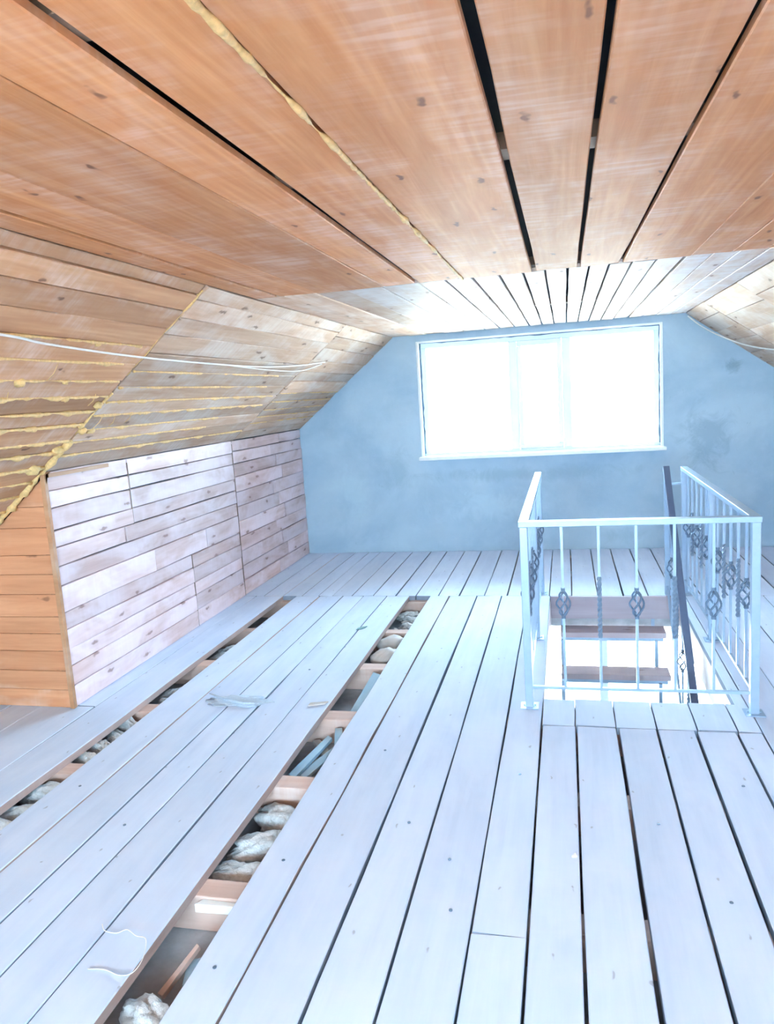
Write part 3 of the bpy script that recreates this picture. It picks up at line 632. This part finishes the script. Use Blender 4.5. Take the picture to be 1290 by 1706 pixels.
# ================================================================== MINERAL WOOL, OFFCUTS, DEBRIS
def wool(x, y, z, sx, sy, sz, label, group, rot=0):
    o = rough_lump('wool_tuft', M_WOOL, None, Matrix.Translation((x, y, z)) @ Matrix.Rotation(rot, 4, 'Z'), sx, sy, sz, random.uniform(0, 80), .34, 2.1, 4)
    return tag(o, label, 'insulation', group)
ZS = -.165
ORD = ['nearest', 'second nearest', 'third nearest', 'fourth nearest', 'fifth nearest']
def bay(gx, y0, y1, n, label, group, size=.08, top=-.05):
    dy = (y1 - y0) / n
    for i in range(n):
        y = y0 + dy * (i + .5); s = size * random.uniform(.9, 1.1); sy = min(dy * .36, s)
        h = (top - ZS) / 2 * random.uniform(.82, 1.0)
        wool(gx - .02 + random.uniform(-.03, .03), y, ZS + h * .95, s * random.uniform(1.35, 1.6), sy, h, ORD[i] + ' ' + label, group, random.uniform(-.6, .6))
bay(-1.145, 1.38, 1.70, 2, 'pale mineral wool tuft at the near end of the right floor gap', 'wool tufts in the nearest bay of the right floor gap', .085)
bay(-1.145, 2.16, 2.74, 3, 'fluffy grey mineral wool tuft in front of the blue wood strips', 'wool tufts in the middle bay of the right floor gap', .085)
bay(-1.145, 4.95, 5.52, 4, 'small pale mineral wool tuft in the far end of the right floor gap', 'wool tufts in the far bay of the right floor gap', .07, -.075)
bay(-2.23, 2.16, 2.73, 4, 'whitish mineral wool tuft in the left floor gap at the photo edge', 'wool tufts in the near bay of the left floor gap', .1, -.03)
bay(-2.23, 2.87, 3.40, 4, 'mineral wool tuft in the left floor gap beside the wall corner', 'wool tufts in the corner bay of the left floor gap', .1, -.03)
bay(-2.23, 3.56, 3.95, 2, 'grey mineral wool tuft in the left floor gap just past the corner', 'wool tufts in the third bay of the left floor gap', .09, -.07)
bay(-2.23, 4.25, 4.70, 3, 'bluish mineral wool tuft in the far part of the left floor gap', 'wool tufts in the far bay of the left floor gap', .085, -.07)
def sack(x, y, z, sx, sy, sz, label, rot):
    z += .04
    return tag(rough_lump('rubble_sack', M_SCRAP, None, Matrix.Translation((x, y, z)) @ Matrix.Rotation(rot, 4, 'Z'), sx, sy, sz, random.uniform(0, 60), .28, 1.2, 3), label, 'rubble')
sack(-1.16, 4.68, -.13, .10, .09, .07, 'grey lump of rubble in the right floor gap, farther of two', .4)
sack(-1.13, 4.42, -.13, .11, .10, .075, 'pale rounded lump of rubble in the right floor gap, nearer of two', 1.0)
def offcut(x, y, z, l, w, h, yaw, pitch, label, mat=M_OFFCUT, name='board_offcut'):
    if z < -.08: z += .045
    mb = MB().prism([(-l / 2, -w / 2), (l / 2 - random.uniform(0, .03), -w / 2 + random.uniform(0, .01)), (l / 2, w / 2 - random.uniform(0, .01)), (-l / 2 + random.uniform(0, .02), w / 2)], h)
    o = mb.build(name, mat, None, Matrix.Translation((x, y, z)) @ Matrix.Rotation(yaw, 4, 'Z') @ Matrix.Rotation(pitch, 4, 'Y'), bevel=.002)
    return tag(o, label, 'wood offcut')
offcut(-1.10, 3.82, -.12, .42, .085, .022, 1.50, -.18, 'single light blue board offcut leaning in the right floor gap')
offcut(-1.05, 3.70, -.17, .20, .05, .02, 1.2, -.1, 'small pale offcut tucked behind the single blue board')
for k, (dx, dy, dz, l, w, yaw, pt, lb) in enumerate([
        (-.055, 3.14, -.150, .42, .045, 1.42, .0, 'long thin light blue wood strip on top of the scrap heap in the gap'),
        (.0, 3.17, -.171, .40, .05, 1.30, .0, 'broad light blue wood strip beside the longest strip in the gap'),
        (.05, 3.22, -.128, .36, .04, 1.85, .0, 'blue-grey wood strip slanting across the scrap heap in the gap'),
        (.07, 3.02, -.190, .20, .06, .75, .0, 'short grey board scrap at the near end of the scrap heap'),
        (-.06, 3.30, -.190, .20, .05, 2.2, .0, 'dark short scrap at the back of the scrap heap'),
        (.0, 3.05, -.2095, .30, .06, 1.0, .0, 'flat grey scrap at the bottom of the scrap heap')]):
    offcut(-1.145 + dx, dy, dz, l, w, .018, yaw, pt, lb, M_OFFCUT if k < 3 else M_SCRAP)
offcut(-1.10, 1.86, -.19, .16, .10, .02, .5, 0, 'flat bluish board piece lying in the nearest floor gap', M_OFFCUT)
offcut(-1.17, 1.82, -.165, .17, .022, .018, 1.25, -.3, 'narrow yellowish splinter in the nearest floor gap', M_JOIST, 'splinter')
offcut(-1.145, 2.035, -.075, .155, .03, .03, 0, 0, 'white foam strip along the joist in the nearest floor gap', M_SILL, 'foam_strip')
# small things on the boards
def dust():
    mb = MB(); 
    o = rough_lump('dust_heap', M_DUST, None, Matrix.Translation((-1.74, 3.52, .0015)), .16, .07, .004, 11, .5, 2.0, 4)
    tag(o, 'faint swept dust pile on the left floor boards', 'dust')
    bm = MB().tube([(-1.93, 3.58, .014), (-1.80, 3.50, .017), (-1.68, 3.46, .017), (-1.62, 3.47, .014)], .007, 6, rr=[.003, .008, .007, .003])
    tag(bm.build('plaster_crumb', M_DUST, smooth=True), 'bent grey crumb ridge lying across the dust pile', 'debris')
dust()
offcut(-1.285, 3.51, .002, .11, .035, .008, .35, 0, 'small wood chip on the boards left of the right floor gap', M_SCRAP, 'wood_chip')
tag(MB().prism([(-.05, 0), (-.02, .018), (.02, .02), (.05, .004), (.02, -.012), (-.02, -.014)], .004).build('dry_leaf', M_LEAF, None, Matrix.Translation((-1.39, 4.78, .0015)) @ Matrix.Rotation(.9, 4, 'Z')), 'small dark green leaf on the far floor boards', 'leaf')
tag(MB().prism([(-.008, -.008), (.010, -.005), (.004, .012)], .006).build('paper_scrap', M_SILL, None, Matrix.Translation((-.012, 2.37, .002))), 'tiny white scrap beside a board joint in front of the railing', 'scrap')
cable('string', 'thin pale string curled over the edge of the right floor gap', [(-1.43, 1.83, .004), (-1.40, 1.80, .008), (-1.36, 1.80, .005), (-1.33, 1.81, .012), (-1.28, 1.78, .02), (-1.235, 1.76, .03), (-1.21, 1.70, .02), (-1.215, 1.655, .012), (-1.25, 1.645, .006), (-1.31, 1.66, .004), (-1.36, 1.655, .004)], .0013, M_CABLE, 'string', 6)
for k, (x, y) in enumerate([(-.985, 2.22), (-1.0, 1.72), (-.82, 3.05), (-.42, 2.3), (-.38, 2.05), (-.60, 2.5), (.28, 2.6), (.44, 2.2), (-.22, 2.9), (-2.05, 2.6), (-1.68, 2.35), (-1.50, 4.0), (-.78, 4.4), (.62, 2.9)]):
    n_ = MB().tube([(0, 0, -.01), (0, 0, .0012)], .006, 8).build('nail_head', M_ORN, floor, Matrix.Translation((x, y, .001)), smooth=False)
# overhead lines far outside, seen between the treads through the lower window
for k, (z, lb) in enumerate(((-2.0, 'upper thin overhead wire outside the lower window'), (-2.25, 'lower thin overhead wire outside the lower window'))):
    cable('overhead_wire', lb, [(-9, 14, z + .2), (0, 14, z - .05), (9, 14, z + .4)], .012, M_WIRE, 'wire')
